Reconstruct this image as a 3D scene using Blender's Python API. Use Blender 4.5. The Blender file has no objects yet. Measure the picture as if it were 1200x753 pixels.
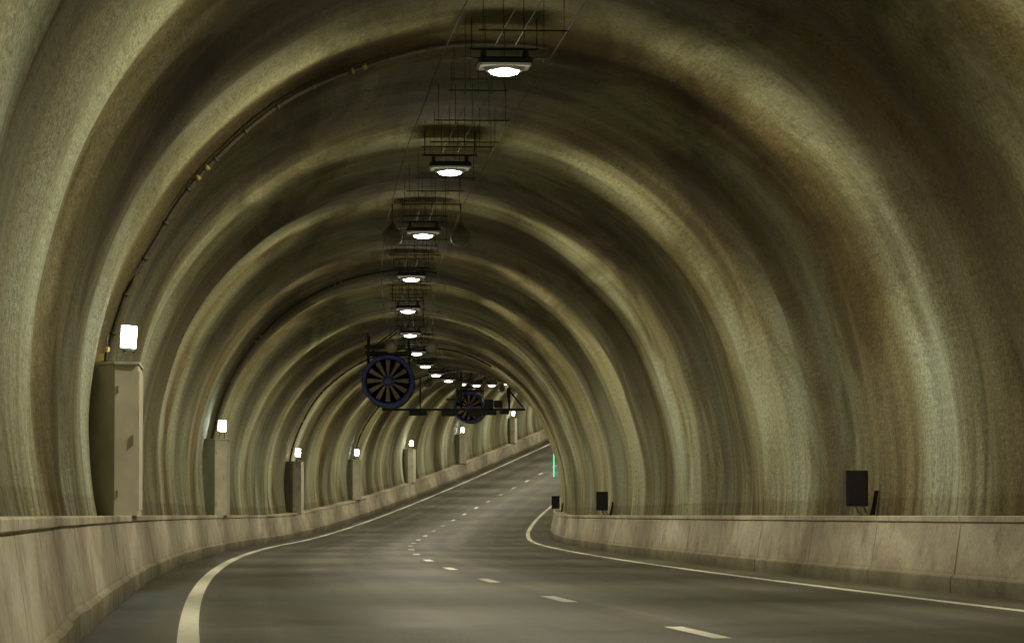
import bpy, math, random
from mathutils import Vector, noise
random.seed(7)
S = bpy.context.scene
S.view_settings.view_transform = 'Standard'
S.view_settings.look = 'None'
S.view_settings.exposure = 0

# ------------------------------------------------------------ alignment
def cx(y):
    if y < 0: return cx(0) + (-2*.00039*146)*y
    return -3.75 + .00039*(y-146)**2
def slope(y):
    return 2*.00039*(max(y,0)-146)
def rise(y):
    return .0002*(y-125)**2 if y > 125 else 0.0
def P(s, off, h):
    m = slope(s); L = math.sqrt(1+m*m)
    return Vector((cx(s)+off/L, s-m*off/L, rise(s)+h))
def yaw(s):
    return -math.atan(slope(s))
CZ, R = 2.22, 5.78      # arch centre height above road, radius

# ------------------------------------------------------------ materials
def new_mat(name):
    m = bpy.data.materials.new(name); m.use_nodes = True
    nt = m.node_tree; b = nt.nodes['Principled BSDF']
    return m, nt, b
def N(nt, t, **kw):
    n = nt.nodes.new(t)
    for k, v in kw.items(): setattr(n, k, v)
    return n
def plain(name, col, rough=.6, metal=0, var=.25, scale=6):
    m, nt, b = new_mat(name)
    tc = N(nt, 'ShaderNodeTexCoord'); nz = N(nt, 'ShaderNodeTexNoise')
    nz.inputs['Scale'].default_value = scale; nz.inputs['Detail'].default_value = 5
    nt.links.new(tc.outputs['Object'], nz.inputs['Vector'])
    r = N(nt, 'ShaderNodeValToRGB')
    r.color_ramp.elements[0].position = .3; r.color_ramp.elements[1].position = .7
    r.color_ramp.elements[0].color = [c*(1-var) for c in col]+[1]
    r.color_ramp.elements[1].color = [min(1, c*(1+var)) for c in col]+[1]
    nt.links.new(nz.outputs['Fac'], r.inputs['Fac'])
    nt.links.new(r.outputs['Color'], b.inputs['Base Color'])
    b.inputs['Roughness'].default_value = rough; b.inputs['Metallic'].default_value = metal
    return m
def emis(name, col, st):
    m, nt, b = new_mat(name)
    b.inputs['Base Color'].default_value = (*col, 1)
    b.inputs['Emission Color'].default_value = (*col, 1)
    b.inputs['Emission Strength'].default_value = st
    m.cycles.emission_sampling = 'NONE'
    return m
def uvnoise(nt, uv, su, sv, detail=4, rough=.55, dist=0):
    mp = N(nt, 'ShaderNodeMapping'); mp.inputs['Scale'].default_value = (su, sv, 1)
    nt.links.new(uv, mp.inputs['Vector'])
    nz = N(nt, 'ShaderNodeTexNoise', noise_dimensions='2D'); nz.inputs['Scale'].default_value = 1
    nz.inputs['Detail'].default_value = detail; nz.inputs['Roughness'].default_value = rough
    nz.inputs['Distortion'].default_value = dist
    nt.links.new(mp.outputs['Vector'], nz.inputs['Vector'])
    return nz.outputs['Fac']
def ramp(nt, fac, stops):
    r = N(nt, 'ShaderNodeValToRGB'); cr = r.color_ramp
    while len(cr.elements) < len(stops): cr.elements.new(.5)
    for e, (p, c) in zip(cr.elements, stops):
        e.position = p
        e.color = (c, c, c, 1) if isinstance(c, (int, float)) else (*c, 1)
    nt.links.new(fac, r.inputs['Fac']); return r.outputs['Color']
def mix(nt, a, b, fac, mode='MIX'):
    n = N(nt, 'ShaderNodeMix', data_type='RGBA', blend_type=mode)
    if isinstance(fac, float): n.inputs[0].default_value = fac
    else: nt.links.new(fac, n.inputs[0])
    for i, v in ((6, a), (7, b)):
        if isinstance(v, tuple): n.inputs[i].default_value = (*v, 1)
        else: nt.links.new(v, n.inputs[i])
    return n.outputs[2]
def bump(nt, b, h, st, dist, prev=None):
    bn = N(nt, 'ShaderNodeBump'); bn.inputs['Strength'].default_value = st
    bn.inputs['Distance'].default_value = dist
    nt.links.new(h, bn.inputs['Height'])
    if prev: nt.links.new(prev, bn.inputs['Normal'])
    nt.links.new(bn.outputs['Normal'], b.inputs['Normal'])
    return bn.outputs['Normal']

def lining_mat():
    m, nt, b = new_mat('sprayed_concrete')
    uv = N(nt, 'ShaderNodeUVMap').outputs['UV']
    band = uvnoise(nt, uv, .22, .05, 2, .5, .3)
    base = ramp(nt, band, [(.30, (.18, .15, .085)), (.44, (.235, .215, .135)), (.55, (.285, .285, .20)), (.68, (.35, .375, .30))])
    st = uvnoise(nt, uv, .8, .10, 2, .5, .5)
    base = mix(nt, base, ramp(nt, st, [(.3, .70), (.5, .97), (.7, 1.18)]), .75, 'MULTIPLY')
    pat = uvnoise(nt, uv, .22, .14, 6, .64, .7)
    base = mix(nt, base, ramp(nt, pat, [(.36, (.42, .36, .26)), (.45, (.80, .76, .66)), (.52, (1, 1, 1)), (.68, (1.1, 1.13, 1.13))]), .78, 'MULTIPLY')
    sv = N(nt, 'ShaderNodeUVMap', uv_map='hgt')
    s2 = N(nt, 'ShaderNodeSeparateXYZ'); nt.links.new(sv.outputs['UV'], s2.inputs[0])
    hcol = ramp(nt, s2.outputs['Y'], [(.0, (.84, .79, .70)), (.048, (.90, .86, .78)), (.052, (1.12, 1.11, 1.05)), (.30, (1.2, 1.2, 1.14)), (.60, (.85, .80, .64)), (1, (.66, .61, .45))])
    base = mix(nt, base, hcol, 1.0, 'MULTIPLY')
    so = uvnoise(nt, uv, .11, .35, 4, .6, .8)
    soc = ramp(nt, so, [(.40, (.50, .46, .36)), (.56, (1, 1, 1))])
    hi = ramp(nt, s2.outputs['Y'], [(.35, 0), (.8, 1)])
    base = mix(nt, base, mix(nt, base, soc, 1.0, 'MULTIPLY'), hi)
    dr = uvnoise(nt, uv, 2.2, .25, 4, .6, .3)
    drc = ramp(nt, dr, [(.42, (1, 1, 1)), (.60, (.45, .40, .30))])
    lowf = ramp(nt, s2.outputs['Y'], [(0, .9), (.08, .55), (.28, 0)])
    base = mix(nt, base, mix(nt, base, drc, 1.0, 'MULTIPLY'), lowf)
    fine = uvnoise(nt, uv, 12, 12, 4, .7)
    base = mix(nt, base, ramp(nt, fine, [(.3, .62), (.5, 1.0), (.7, 1.34)]), .85, 'MULTIPLY')
    nt.links.new(base, b.inputs['Base Color'])
    b.inputs['Roughness'].default_value = .85
    b.inputs['Specular IOR Level'].default_value = .2
    p = bump(nt, b, fine, .75, .035)
    h2 = uvnoise(nt, uv, 1.2, 10, 2, .6, .3)
    p = bump(nt, b, h2, .35, .03, p)
    return m
def barrier_mat():
    m, nt, b = new_mat('barrier_concrete')
    uv = N(nt, 'ShaderNodeUVMap').outputs['UV']
    sep = N(nt, 'ShaderNodeSeparateXYZ'); nt.links.new(uv, sep.inputs[0])
    big = uvnoise(nt, uv, .35, 1.0, 5, .65, .5)
    base = ramp(nt, big, [(.3, (.33, .27, .21)), (.5, (.43, .38, .30)), (.68, (.53, .49, .40))])
    st = uvnoise(nt, uv, 1.3, 1.6, 6, .72, .3)
    base = mix(nt, base, ramp(nt, st, [(.34, (.60, .54, .47)), (.45, (.94, .94, .92)), (.7, (1.12, 1.12, 1.12))]), .6, 'MULTIPLY')
    fine = uvnoise(nt, uv, 14, 14, 5, .65)
    base = mix(nt, base, ramp(nt, fine, [(.3, .8), (.7, 1.16)]), .8, 'MULTIPLY')
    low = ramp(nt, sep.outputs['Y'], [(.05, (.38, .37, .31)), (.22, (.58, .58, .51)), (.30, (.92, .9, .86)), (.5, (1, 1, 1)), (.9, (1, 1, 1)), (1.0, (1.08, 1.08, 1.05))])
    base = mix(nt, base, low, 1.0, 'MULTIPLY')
    nt.links.new(base, b.inputs['Base Color'])
    b.inputs['Roughness'].default_value = .85; b.inputs['Specular IOR Level'].default_value = .25
    p = bump(nt, b, fine, .4, .02); bump(nt, b, st, .3, .03, p)
    return m
def road_mat():
    m, nt, b = new_mat('asphalt')
    uv = N(nt, 'ShaderNodeUVMap').outputs['UV']
    sep = N(nt, 'ShaderNodeSeparateXYZ'); nt.links.new(uv, sep.inputs[0])
    tr = uvnoise(nt, uv, .010, 1.2, 3, .5)
    base = ramp(nt, tr, [(.3, (.075, .072, .056)), (.5, (.108, .104, .084)), (.7, (.155, .148, .118))])
    big = uvnoise(nt, uv, .14, .16, 4, .65, .5)
    base = mix(nt, base, ramp(nt, big, [(.3, (.58, .55, .50)), (.5, (1, 1, 1)), (.7, (1.32, 1.3, 1.25))]), .85, 'MULTIPLY')
    fine = uvnoise(nt, uv, 30, 30, 3, .7)
    base = mix(nt, base, ramp(nt, fine, [(.3, .5), (.55, 1.0), (.72, 1.8)]), .7, 'MULTIPLY')
    mr = N(nt, 'ShaderNodeMapRange'); mr.inputs[1].default_value = -5.5; mr.inputs[2].default_value = 5.7
    nt.links.new(sep.outputs['Y'], mr.inputs[0])
    edge = ramp(nt, mr.outputs[0], [(0, (.35, .33, .30)), (.07, (.50, .48, .44)), (.11, (1, 1, 1)), (.90, (1, 1, 1)), (.93, (1.2, 1.15, 1.05)), (1, (.75, .72, .62))])
    base = mix(nt, base, edge, 1.0, 'MULTIPLY')
    nt.links.new(base, b.inputs['Base Color'])
    rr = ramp(nt, big, [(.3, .40), (.7, .60)])
    nt.links.new(rr, b.inputs['Roughness'])
    b.inputs['Specular IOR Level'].default_value = .33
    bump(nt, b, fine, .5, .012)
    return m
def paint_mat():
    m, nt, b = new_mat('road_paint')
    tc = N(nt, 'ShaderNodeTexCoord')
    nz = N(nt, 'ShaderNodeTexNoise'); nz.inputs['Scale'].default_value = 5; nz.inputs['Detail'].default_value = 7
    nz.inputs['Roughness'].default_value = .7
    nt.links.new(tc.outputs['Object'], nz.inputs['Vector'])
    c = ramp(nt, nz.outputs['Fac'], [(.33, (.30, .27, .20)), (.43, (.80, .76, .62)), (.7, (.88, .86, .76))])
    nt.links.new(c, b.inputs['Base Color']); b.inputs['Roughness'].default_value = .6
    return m
M = dict(lining=lining_mat(), barrier=barrier_mat(), road=road_mat(), paint=paint_mat(),
    steel=plain('dark_steel', (.05, .046, .030), .65, .1), cable=plain('cable_black', (.025, .023, .016), .75),
    house=plain('lamp_housing_paint', (.022, .020, .014), .7),
    conduit=plain('rusty_conduit', (.05, .04, .022), .7), clamp=plain('brass_clamp', (.20, .15, .045), .6),
    cab=plain('cabinet_paint', (.56, .51, .40), .6, 0, .15, 2.5), cabd=plain('cabinet_shaded', (.33, .32, .23), .7, 0, .15, 2.5),  # cabd: cabinet paint with the left facet's shade put into its colour
    blue=plain('fan_blue', (.045, .075, .40), .45), blade=plain('fan_blade', (.34, .27, .20), .6, .0),
    black=plain('black_panel', (.010, .007, .014), .5), dark=plain('fan_inner', (.012, .010, .018), .8),
    galv=plain('galvanised', (.22, .21, .17), .5, .4), globe=plain('speaker_grey', (.20, .19, .13), .55),
    lamp=emis('lamp_glass', (1, .98, .88), 14), flood=emis('flood_glass', (.88, .96, 1), 4),
    green=emis('green_light', (.12, .9, .5), 1.0), orange=plain('beacon_amber', (.45, .33, .05), .4))

# ------------------------------------------------------------ mesh builder
class MB:
    def __init__(s): s.v = []; s.f = []; s.m = []; s.mats = []
    def mi(s, mat):
        if mat not in s.mats: s.mats.append(mat)
        return s.mats.index(mat)
    def add(s, vs, fs, mat):
        o = len(s.v); s.v += [Vector(v) for v in vs]; i = s.mi(mat)
        for f in fs: s.f.append([a+o for a in f]); s.m.append(i)
    def box(s, c, d, mat, fr=None, bev=0):
        x, y, z = d[0]/2, d[1]/2, d[2]/2
        if bev:
            vs = []
            pr = [(-x+bev,-y),(x-bev,-y),(x,-y+bev),(x,y-bev),(x-bev,y),(-x+bev,y),(-x,y-bev),(-x,-y+bev)]
            for zz, ins in [(-z, bev), (-z+bev, 0), (z-bev, 0), (z, bev)]:
                for a, b2 in pr:
                    vs.append((a*(1-ins/x), b2*(1-ins/y), zz))
            fs = [tuple(reversed(range(8))), tuple(range(24, 32))]
            for l in range(3):
                for i in range(8): fs.append((l*8+i, l*8+(i+1) % 8, l*8+8+(i+1) % 8, l*8+8+i))
        else:
            vs = [(-x,-y,-z),(x,-y,-z),(x,y,-z),(-x,y,-z),(-x,-y,z),(x,-y,z),(x,y,z),(-x,y,z)]
            fs = [(3,2,1,0),(4,5,6,7),(0,1,5,4),(1,2,6,5),(2,3,7,6),(3,0,4,7)]
        c = Vector(c); out = []
        for v in vs:
            v = Vector(v)+c
            out.append(fr(v) if fr else v)
        s.add(out, fs, mat)
    def tube(s, pts, r, mat, n=8, cap=True):
        pts = [Vector(p) for p in pts]; vs = []; fs = []
        for i, p in enumerate(pts):
            t = (pts[min(i+1, len(pts)-1)]-pts[max(i-1, 0)]).normalized()
            up = Vector((0, 0, 1)) if abs(t.z) < .9 else Vector((1, 0, 0))
            a = t.cross(up).normalized(); b = a.cross(t)
            for k in range(n):
                w = 2*math.pi*k/n; vs.append(p+a*r*math.cos(w)+b*r*math.sin(w))
        for i in range(len(pts)-1):
            for k in range(n):
                fs.append((i*n+k, i*n+(k+1) % n, (i+1)*n+(k+1) % n, (i+1)*n+k))
        if cap: fs += [tuple(reversed(range(n))), tuple(range((len(pts)-1)*n, len(pts)*n))]
        s.add(vs, fs, mat)
    def lathe(s, prof, mat, n=24, axis='Y', c=(0,0,0)):
        vs = []; fs = []; c = Vector(c)
        for a, r in prof:
            for k in range(n):
                w = 2*math.pi*k/n
                if axis == 'Y': v = Vector((r*math.cos(w), a, r*math.sin(w)))
                else: v = Vector((r*math.cos(w), r*math.sin(w), a))
                vs.append(c+v)
        for i in range(len(prof)-1):
            for k in range(n):
                fs.append((i*n+k, (i+1)*n+k, (i+1)*n+(k+1) % n, i*n+(k+1) % n))
        s.add(vs, fs, mat)
    def mesh(s, name, smooth=False):
        me = bpy.data.meshes.new(name); me.from_pydata([tuple(v) for v in s.v], [], s.f)
        for mt in s.mats: me.materials.append(mt)
        me.polygons.foreach_set('material_index', s.m)
        if smooth: me.polygons.foreach_set('use_smooth', [True]*len(s.f))
        me.update(); return me
def obj(name, me, parent=None, loc=(0,0,0), rz=0):
    o = bpy.data.objects.new(name, me); S.collection.objects.link(o)
    o.location = loc; o.rotation_euler = (0, 0, rz)
    if parent: o.parent = parent
    return o
def empty(name, loc=(0,0,0), rz=0):
    o = bpy.data.objects.new(name, None); S.collection.objects.link(o)
    o.empty_display_size = .3; o.location = loc; o.rotation_euler = (0, 0, rz); return o

def sweep(name, prof, ss, mat, func=None, smooth=False, parent=None, hg=None):
    n = len(prof); vs = []; fs = []; uvs = []
    for s in ss:
        for j, (o, h, v) in enumerate(prof):
            if func: o2, h2 = func(s, o, h, v)
            else: o2, h2 = o, h
            vs.append(tuple(P(s, o2, h2))); uvs.append((s, v))
    for i in range(len(ss)-1):
        for j in range(n-1):
            fs.append((i*n+j, i*n+j+1, (i+1)*n+j+1, (i+1)*n+j))
    me = bpy.data.meshes.new(name); me.from_pydata(vs, [], fs)
    l = me.uv_layers.new(name='UVMap')
    vi = [0]*len(me.loops); me.loops.foreach_get('vertex_index', vi)
    flat = []
    for k in vi: flat += uvs[k]
    l.data.foreach_set('uv', flat)
    if hg:
        l2 = me.uv_layers.new(name='hgt'); flat = []
        for k in vi: flat += [0, hg[k % n]]
        l2.data.foreach_set('uv', flat)
    me.materials.append(mat)
    if smooth: me.polygons.foreach_set('use_smooth', [True]*len(fs))
    me.update()
    return obj(name, me, parent)
def frange(a, b, d):
    out = []; x = a
    while x < b: out.append(x); x += d
    out.append(b); return out

S0, S1 = -45, 410
# ------------------------------------------------------------ tunnel lining
a0 = math.asin((CZ-.9)/R)
NA = 110
prof = []; hg = []
for j in range(NA+1):
    t = math.pi + a0 - (math.pi+2*a0)*j/NA
    prof.append((R*math.cos(t), CZ+R*math.sin(t), R*(math.pi+a0-t)))
    hg.append(max(0, min(1, (CZ+R*math.sin(t)-.9)/7.1)))
def nz(x, y, z=0): return noise.noise(Vector((x, y, z)))
def wall(s, o, h, v):
    ang = v/R
    n1 = nz(s*.19, ang*.4, 3); n2 = nz(s*.45, ang*.5, 9)
    d = .17*n1 + .09*(abs(n2)*2-.4) + .03*nz(s*1.2, ang*.9, 14) + .06*nz(s*.35, v*.35, 21) + .02*nz(s*.9, v*.9, 33)
    fade = min(1, max(0, (h-.9)/.8))
    d *= .4+.6*fade
    f = (R+d)/R
    o2 = o*f
    if o > 0: o2 += .30*max(0, 1-(h-.9)/3)
    return o2, CZ+(h-CZ)*f
ss = frange(S0, 10, 1.0)[:-1]+frange(10, 200, .3)[:-1]+frange(200, S1, .5)
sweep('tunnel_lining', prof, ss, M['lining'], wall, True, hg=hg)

# ------------------------------------------------------------ road
road = sweep('road', [(-5.75+11.9*i/24, 0, -5.75+11.9*i/24) for i in range(25)], frange(S0, S1, 2), M['road'])
def line(name, off, w, ss, z=.004):
    return sweep(name, [(off-w/2, z, 0), (off+w/2, z, 1)], ss, M['paint'], parent=road)
line('left_edge_line', -4.22, .18, frange(S0, S1, 1.5))
line('right_edge_line', 4.42, .17, frange(S0, S1, 1.5))
dm = MB()
k = -6
while 30.2+11.9*k < S1-5:
    c = 30.2+11.9*k; k += 1
    for a in range(3):
        s0 = c-1.5+a; vs = [P(s0, .01, .004), P(s0, .18, .004), P(s0+1, .18, .004), P(s0+1, .01, .004)]
        dm.add(vs, [(0, 1, 2, 3)], M['paint'])
obj('lane_dashes', dm.mesh('lane_dashes'), road)
gm_ = MB()
for i in range(60):
    s = random.uniform(22, 100); sd = random.random() < .5
    off = random.uniform(-5.02, -4.5) if sd else random.uniform(4.65, 5.38)
    p = P(s, off, 0); r = random.choice((.010, .014, .02)); h = r*random.uniform(.5, 1)
    a = random.uniform(0, 6.28); vs = []
    for q in range(5):
        w_ = a+q*1.2566; vs.append(p+Vector((math.cos(w_)*r*random.uniform(.7, 1.3), math.sin(w_)*r*random.uniform(.7, 1.3), .001)))
    vs.append(p+Vector((0, 0, h)))
    gm_.add(vs, [(q, (q+1) % 5, 5) for q in range(5)], M['cabd'])
obj('road_grit', gm_.mesh('road_grit'))

# ------------------------------------------------------------ barriers
def barrier(name, base, side, L):
    ss = []; ins = {}
    g = S0
    while g < S1-L:
        for x, i in ((g+.0, .0), (g+.015, .05), (g+.055, .05), (g+.070, 0)):
            ss.append(x); ins[x] = i
        nn = 4
        for q in range(1, nn):
            x = g+.070+(L-.070)*q/nn; ss.append(x); ins[x] = 0
        g += L
    prof = [(base, 0, 0), (base, .2, .2), (base+.05, .24, .26), (base+.15, .90, .9), (base+.125, .915, .93), (base+.125, .975, .98), (base+.14, .99, 1.0), (6.3, .99, 1.0)]
    prof = [(side*o, h, v) for o, h, v in prof]
    def f(s, o, h, v):
        i = ins[s]
        kseg = int((s-S0+.02)/L)
        j = (nz(kseg*3.7+.5, side*5)*.05)
        w = .015*nz(s*.9, h*2, 5)
        return o+side*(i+j+w)*(1 if abs(o) < 6 else 0), h-(i*.5 if h > .95 else 0)
    return sweep(name, prof, ss, M['barrier'], f)
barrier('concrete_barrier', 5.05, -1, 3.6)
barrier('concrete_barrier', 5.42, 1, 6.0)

# ------------------------------------------------------------ ceiling lamps
hm = MB()
hm.box((0, 0, .13), (.76, .7, .12), M['house'], bev=.03)
hm.box((-.30, 0, .25), (.05, .5, .12), M['house']); hm.box((.30, 0, .25), (.05, .5, .12), M['house'])
hm.box((0, 0, .33), (1.0, .05, .03), M['house'])
for x in (-.46, .46): hm.tube([(x, 0, .33), (x, 0, .85)], .008, M['house'], 6)
hm.lathe([(.075, .30), (.02, .255), (.02, .225), (.075, .225)], M['house'], 28, 'Z')
house_me = hm.mesh('housing')
gm = MB()
gm.lathe([(.07, .215), (.02, .215), (-.012, .19), (-.030, .13), (-.036, .001)], M['lamp'], 28, 'Z')
for v in gm.v: v.y *= 1.25
glass_me = gm.mesh('glass', True)
COL = (1.0, .93, .67)
ld = bpy.data.lights.new('lamp_light', 'SPOT'); ld.spot_size = math.radians(140); ld.spot_blend = 1.0
ld.shadow_soft_size = .12; ld.energy = 1280; ld.color = COL
ldd = bpy.data.lights.new('down_light', 'SPOT'); ldd.spot_size = math.radians(165); ldd.spot_blend = 1.0
ldd.shadow_soft_size = .15; ldd.energy = 450; ldd.color = COL
lp = bpy.data.lights.new('glow_light', 'POINT'); lp.shadow_soft_size = .3; lp.energy = 70; lp.color = COL
for k in range(-5, 22):
    s = 49.4+14.66*k
    e = empty('ceiling_lamp', P(s, 0, 7.2), yaw(s))
    obj('housing', house_me, e); obj('glass', glass_me, e)
    for sg in (-1, 1):
        lo = bpy.data.objects.new('reflector_light', ld); S.collection.objects.link(lo); lo.parent = e
        lo.location = (sg*.08, 0, -.17); lo.rotation_euler = (0, -sg*math.radians(41), 0)
    lo = bpy.data.objects.new('down_light', ldd); S.collection.objects.link(lo); lo.parent = e; lo.location = (0, 0, -.2)
    lo = bpy.data.objects.new('glow_light', lp); S.collection.objects.link(lo); lo.parent = e; lo.location = (0, 0, -.42)

# ------------------------------------------------------------ cable tray on the crown
ct = MB()
for off in (-.78, .78):
    ct.tube([P(s, off, 7.62+.03*math.sin(s*.43+off)) for s in frange(S0, S1, 2)], .011, M['cable'], 5)
for off in (-.16, .12):
    ct.tube([P(s, off, 7.50+.03*math.sin(s*.43+off)) for s in frange(S0, S1, 2)], .006, M['cable'], 5)
s = 20
while s < 330:
    ww = random.uniform(.9, 1.3); o0 = random.uniform(-.08, .12); hh = 7.44+random.uniform(-.06, .1)
    ct.tube([P(s, o0-ww/2, hh), P(s, o0+ww/2, hh)], .011, M['cable'], 5)
    for q in range(5):
        o = o0-ww/2*.9+ww*.9*q/4
        ct.tube([P(s, o, hh-.06), P(s, o, 8.0-.05*abs(o))], .005, M['cable'], 4)
    s += random.choice((2.0, 2.4, 2.9, 3.3))
obj('cable_tray', ct.mesh('cable_tray'))

# ------------------------------------------------------------ hanging speakers
sm = MB()
sm.lathe([(.30, .001), (.29, .06), (.20, .10), (.14, .19), (.02, .225), (-.10, .20), (-.17, .12), (-.19, .001)], M['globe'], 20, 'Z')
sm.tube([(0, 0, .28), (0, 0, .72)], .014, M['steel'], 6)
sp_me = sm.mesh('horn', True)
for s in (29, 76.2, 126.5, 175.5, 224, 273):
    for off in (-.74, .74):
        e = empty('hanging_loudspeaker', P(s, off, 6.98), yaw(s)); obj('body', sp_me, e)

# ------------------------------------------------------------ arch conduits
for s, a_end in ((51.5, 8), (100.5, 8), (150, 30), (191, 30)):
    cm = MB(); pts = []
    ang = [math.radians(x) for x in range(178, 90-a_end-1, -2)]
    for t in ang:
        o, h = R*math.cos(t), CZ+R*math.sin(t)
        rr = 1e9
        for ds in (-.3, 0, .3):
            o2, h2 = wall(s+ds, o, h, R*(math.pi+a0-t)); rr = min(rr, math.hypot(o2, h2-CZ))
        rr -= .06
        pts.append(P(s, rr*math.cos(t), CZ+rr*math.sin(t)))
    cm.tube(pts, .036, M['conduit'], 7)
    for q in range(3, len(pts)-1, 3):
        cm.tube([pts[q], pts[q]+(pts[q+1]-pts[q]).normalized()*.04], .05, M['conduit'], 8)
    for q in (19, 20, 33, 34):
        if q < len(pts)-1:
            cm.tube([pts[q], pts[q]+(pts[q+1]-pts[q]).normalized()*.07], .05, M['clamp'], 8)
    obj('electrical_conduit', cm.mesh('electrical_conduit', True))

# ------------------------------------------------------------ wall cabinets with flood lamps
fl = bpy.data.lights.new('flood_light', 'AREA'); fl.shape = 'RECTANGLE'; fl.size = .22; fl.size_y = .3
fl.energy = 50; fl.color = (.85, .95, 1.0)
cab = MB(); H = 2.1
def prism(mb, pts, z0, z1, mats, top):
    n = len(pts)
    vs = [(x, y, z0) for x, y in pts]+[(x, y, z1) for x, y in pts]
    for i in range(n):
        j = (i+1) % n
        mb.add([vs[i], vs[j], vs[n+j], vs[n+i]], [(0, 1, 2, 3)], mats[i])
    mb.add([vs[n+i] for i in range(n)], [tuple(range(n))], top)
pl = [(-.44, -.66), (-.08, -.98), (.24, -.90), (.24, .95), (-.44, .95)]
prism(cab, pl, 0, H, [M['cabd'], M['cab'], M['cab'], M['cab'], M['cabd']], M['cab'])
pl2 = [(-.46, -.68), (-.09, -1.01), (.26, -.93), (.26, .97), (-.46, .97)]
prism(cab, pl2, H+.002, H+.04, [M['cabd'], M['cab'], M['cab'], M['cab'], M['cabd']], M['cab'])
cab.box((.17, -.925, 1.05), (.02, .03, .14), M['cabd'])
for z in (.3, 1.75): cab.box((-.04, -.98, z), (.025, .02, .10), M['cabd'])
cab.box((.248, -.40, H/2), (.014, .86, H-.16), M['cab']); cab.box((.248, .49, H/2), (.014, .86, H-.16), M['cab'])
cab_me = cab.mesh('cabinet')
fb = MB()
fb.box((0, .05, 0), (.24, .10, .36), M['galv'], bev=.02)
fb.box((0, -.012, 0), (.20, .02, .31), M['flood'])
fb.tube([(-.03, .08, -.15), (-.05, .1, -.40)], .02, M['steel'], 6); fb.tube([(.1, .08, -.15), (.12, .1, -.40)], .015, M['steel'], 6)
fb_me = fb.mesh('flood_head')
bk = MB()
bk.tube([(0, 0, 0), (0, 0, .36)], .012, M['steel'], 6); bk.lathe([(.20, .001), (.20, .03), (.14, .035), (.13, .001)], M['orange'], 12, 'Z')
bk.box((-.08, 0, .06), (.07, .07, .10), M['orange'])
bk_me = bk.mesh('beacon')
for s in (1.5, 50.5, 100, 149, 189, 227, 263, 299, 338):
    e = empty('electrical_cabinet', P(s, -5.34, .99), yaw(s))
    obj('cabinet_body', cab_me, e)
    f = obj('flood_lamp', fb_me, e, (.10, -.6, 2.50)); f.rotation_euler = (math.radians(-6), math.radians(4), math.radians(18))
    if s < 60: obj('conduit_bracket', bk_me, e, (-.20, -.7, 2.15))
    lo = bpy.data.objects.new('light', fl); S.collection.objects.link(lo); lo.parent = f
    lo.location = (0, -.03, 0); lo.rotation_euler = (math.radians(90), 0, 0)

# ------------------------------------------------------------ black panels on right barrier
pm = MB()
pm.box((0, 0, .41), (.34, .05, .54), M['black'], bev=.008)
pm.box((0, -.03, .41), (.27, .01, .46), M['black'])
pm.tube([(-.02, .03, .2), (.02, .05, .06), (.1, .06, 0)], .016, M['galv'], 6)
pm.tube([(.08, .03, .2), (.14, .05, .06), (.18, .06, 0)], .016, M['galv'], 6)
for dy, o in ((.1, (0, 1, 2, 3, 4)), (.13, (4, 3, 2, 1, 0))):
    pm.add([(.21, dy, 0), (.29, dy, 0), (.35, dy, .38), (.29, dy, .38), (.25, dy, .14)], [o], M['black'])
pm.tube([(.27, .115, 0), (.33, .115, .36)], .022, M['black'], 6)
pm_me = pm.mesh('panel')
for s in (53, 102, 151, 200, 249):
    e = empty('lane_marker_panel', P(s, 5.60, .99), yaw(s)); obj('panel', pm_me, e)

gl = MB()
gl.box((0, 0, 0), (.06, .5, 1.25), M['steel'], bev=.01); gl.box((-.036, -.05, 0), (.02, .44, 1.15), M['green']); gl.box((-.01, -.26, 0), (.05, .02, 1.15), M['green'])
e = empty('emergency_exit_light', P(166, 5.58, 3.0), yaw(166)); obj('light_strip', gl.mesh('light_strip'), e)

# ------------------------------------------------------------ jet fans
fm = MB(); ro = .95
fm.lathe([(0, ro-.14), (-.06, ro-.08), (-.07, ro-.02), (0, ro+.02), (.10, ro+.02), (.12, ro-.02)], M['blue'], 48)
fm.lathe([(.12, ro-.02), (2.6, ro-.02), (2.62, ro+.02), (2.72, ro+.02), (2.74, ro-.1)], M['steel'], 48)
fm.lathe([(0, ro-.14), (.5, ro-.17), (2.6, ro-.17), (2.6, .001)], M['dark'], 48)
body = fm.mesh('housing', False)
bm_ = MB()
bm_.lathe([(.02, .001), (.03, .10), (.08, .19), (.15, .22), (.7, .22)], M['blue'], 24)
bm_.lathe([(.00, .07), (.01, .09), (.03, .11)], M['galv'], 16)
nb = 12
for k in range(nb):
    w = 2*math.pi*k/nb; pts = []
    for rr, ch, tw in ((.20, .050, 42), (.45, .075, 34), (.77, .10, 26)):
        t = math.radians(tw)
        for sg in (-1, 1):
            a = w+sg*ch*math.cos(t)/rr*1.0
            pts.append((rr*math.cos(a), .12+sg*ch*math.sin(t), rr*math.sin(a)))
    bm_.add(pts, [(0, 1, 3, 2), (2, 3, 5, 4)], M['blade'])
impeller = bm_.mesh('impeller', False)
mm = MB()
for y in (.4, 2.2):
    mm.box((0, y, ro+.10), (1.7, .12, .10), M['steel'])
    for x in (-.75, .75): mm.tube([(x, y, .62), (x, y, 1.75)], .035, M['steel'], 6)
    mm.tube([(-.75, y, 1.1), (.3, y, 1.9)], .025, M['steel'], 6)
for x in (-.7, .7): mm.box((x, 1.3, ro+.18), (.1, 2.4, .08), M['steel'])
mm.box((-.1, .1, ro+.30), (1.5, .06, .16), M['steel'])
mount = mm.mesh('mounting_frame')
for s, off, h in ((130, -.92, 5.92), (218, -.95, 5.9)):
    e = empty('jet_fan', P(s, off, h), yaw(s))
    obj('housing', body, e); obj('impeller', impeller, e); obj('mounting_frame', mount, e)

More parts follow.
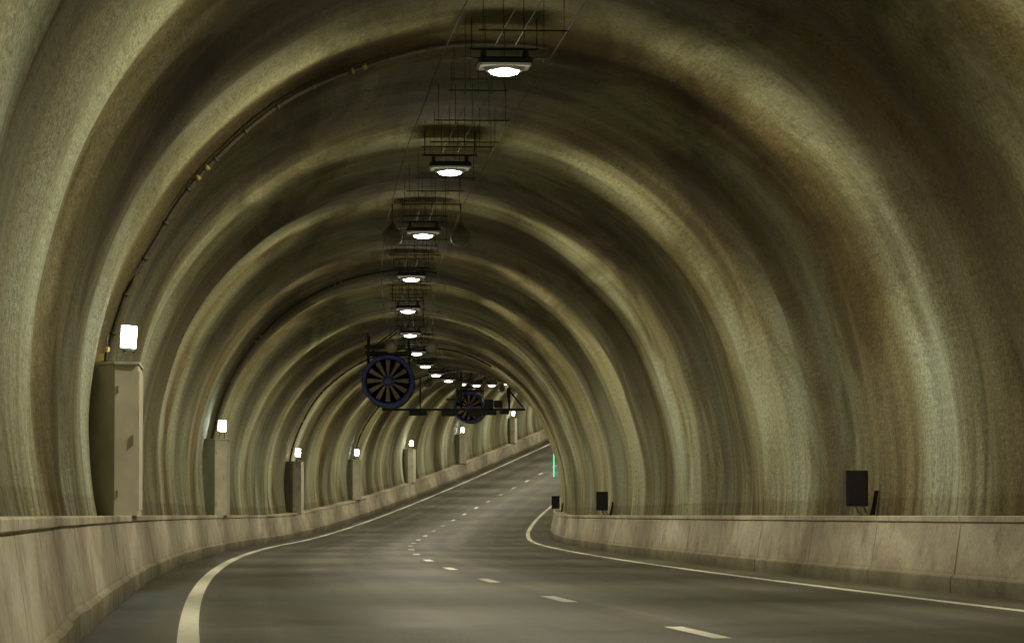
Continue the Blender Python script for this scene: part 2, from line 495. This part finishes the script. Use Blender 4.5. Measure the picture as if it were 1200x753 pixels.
# ------------------------------------------------------------ signal gantry
g = MB()
g.box((0, 0, 0), (7.7, .10, .12), M['black']); g.box((0, .5, .0), (7.7, .08, .08), M['steel'])
x = -3.7
while x < 3.8:
    g.box((x, .25, 0), (.05, .42, .05), M['steel']); x += .74
for x in (.4, 3.0, -1.8):
    g.tube([(x, .2, 0), (x, .2, 2.0 if abs(x) < 2 else 1.3)], .05, M['steel'], 6)
g.tube([(.4, 0, .05), (.05, 0, 1.95)], .04, M['black'], 6); g.tube([(.4, 0, .05), (.95, 0, 1.95)], .04, M['black'], 6)
g.tube([(2.9, 0, 1.15), (3.75, 0, .1)], .05, M['black'], 6); g.tube([(2.9, 0, 1.15), (3.0, 0, .1)], .05, M['black'], 6)
g.box((.1, 0, .55), (1.0, .08, .08), M['steel'])
for x, w, h in ((-1.9, .95, .30), (-.25, .7, .34), (1.15, .75, .34), (1.95, .75, .28), (2.75, .5, .24)):
    g.box((x, -.12, -.02-h/2), (w, .22, h), M['black'], bev=.03)
    g.box((x, -.02, -.02), (w*.4, .05, .14), M['steel'])
for x in (-3.7, -3.0): g.tube([(x, 0, 0), (x, 0, .35)], .03, M['steel'], 5)
for x, w, h in ((1.9, .5, .5), (2.4, .45, .4)): g.box((x, .15, .3), (w, .25, h), M['black'], bev=.03)
e = empty('lane_signal_gantry', P(190, -.15, 5.80), yaw(190)); obj('gantry_frame', g.mesh('gantry_frame'), e)

# ------------------------------------------------------------ world
w = bpy.data.worlds.new('World'); S.world = w; w.use_nodes = True
bg = w.node_tree.nodes['Background']; sk = w.node_tree.nodes.new('ShaderNodeTexSky'); sk.sky_type = 'NISHITA'
sk.sun_disc = False; sk.sun_elevation = math.radians(3); sk.sun_rotation = math.radians(200)
w.node_tree.links.new(sk.outputs['Color'], bg.inputs['Color']); bg.inputs['Strength'].default_value = .02

# ------------------------------------------------------------ camera
cd = bpy.data.cameras.new('camera'); cam = bpy.data.objects.new('camera', cd); S.collection.objects.link(cam)
cd.sensor_width = 36; cd.lens = 124.2; cd.clip_start = .1; cd.clip_end = 2000
cam.location = (0, 0, 1.0); cam.rotation_euler = (math.radians(90+3.13), 0, 0)
S.camera = cam
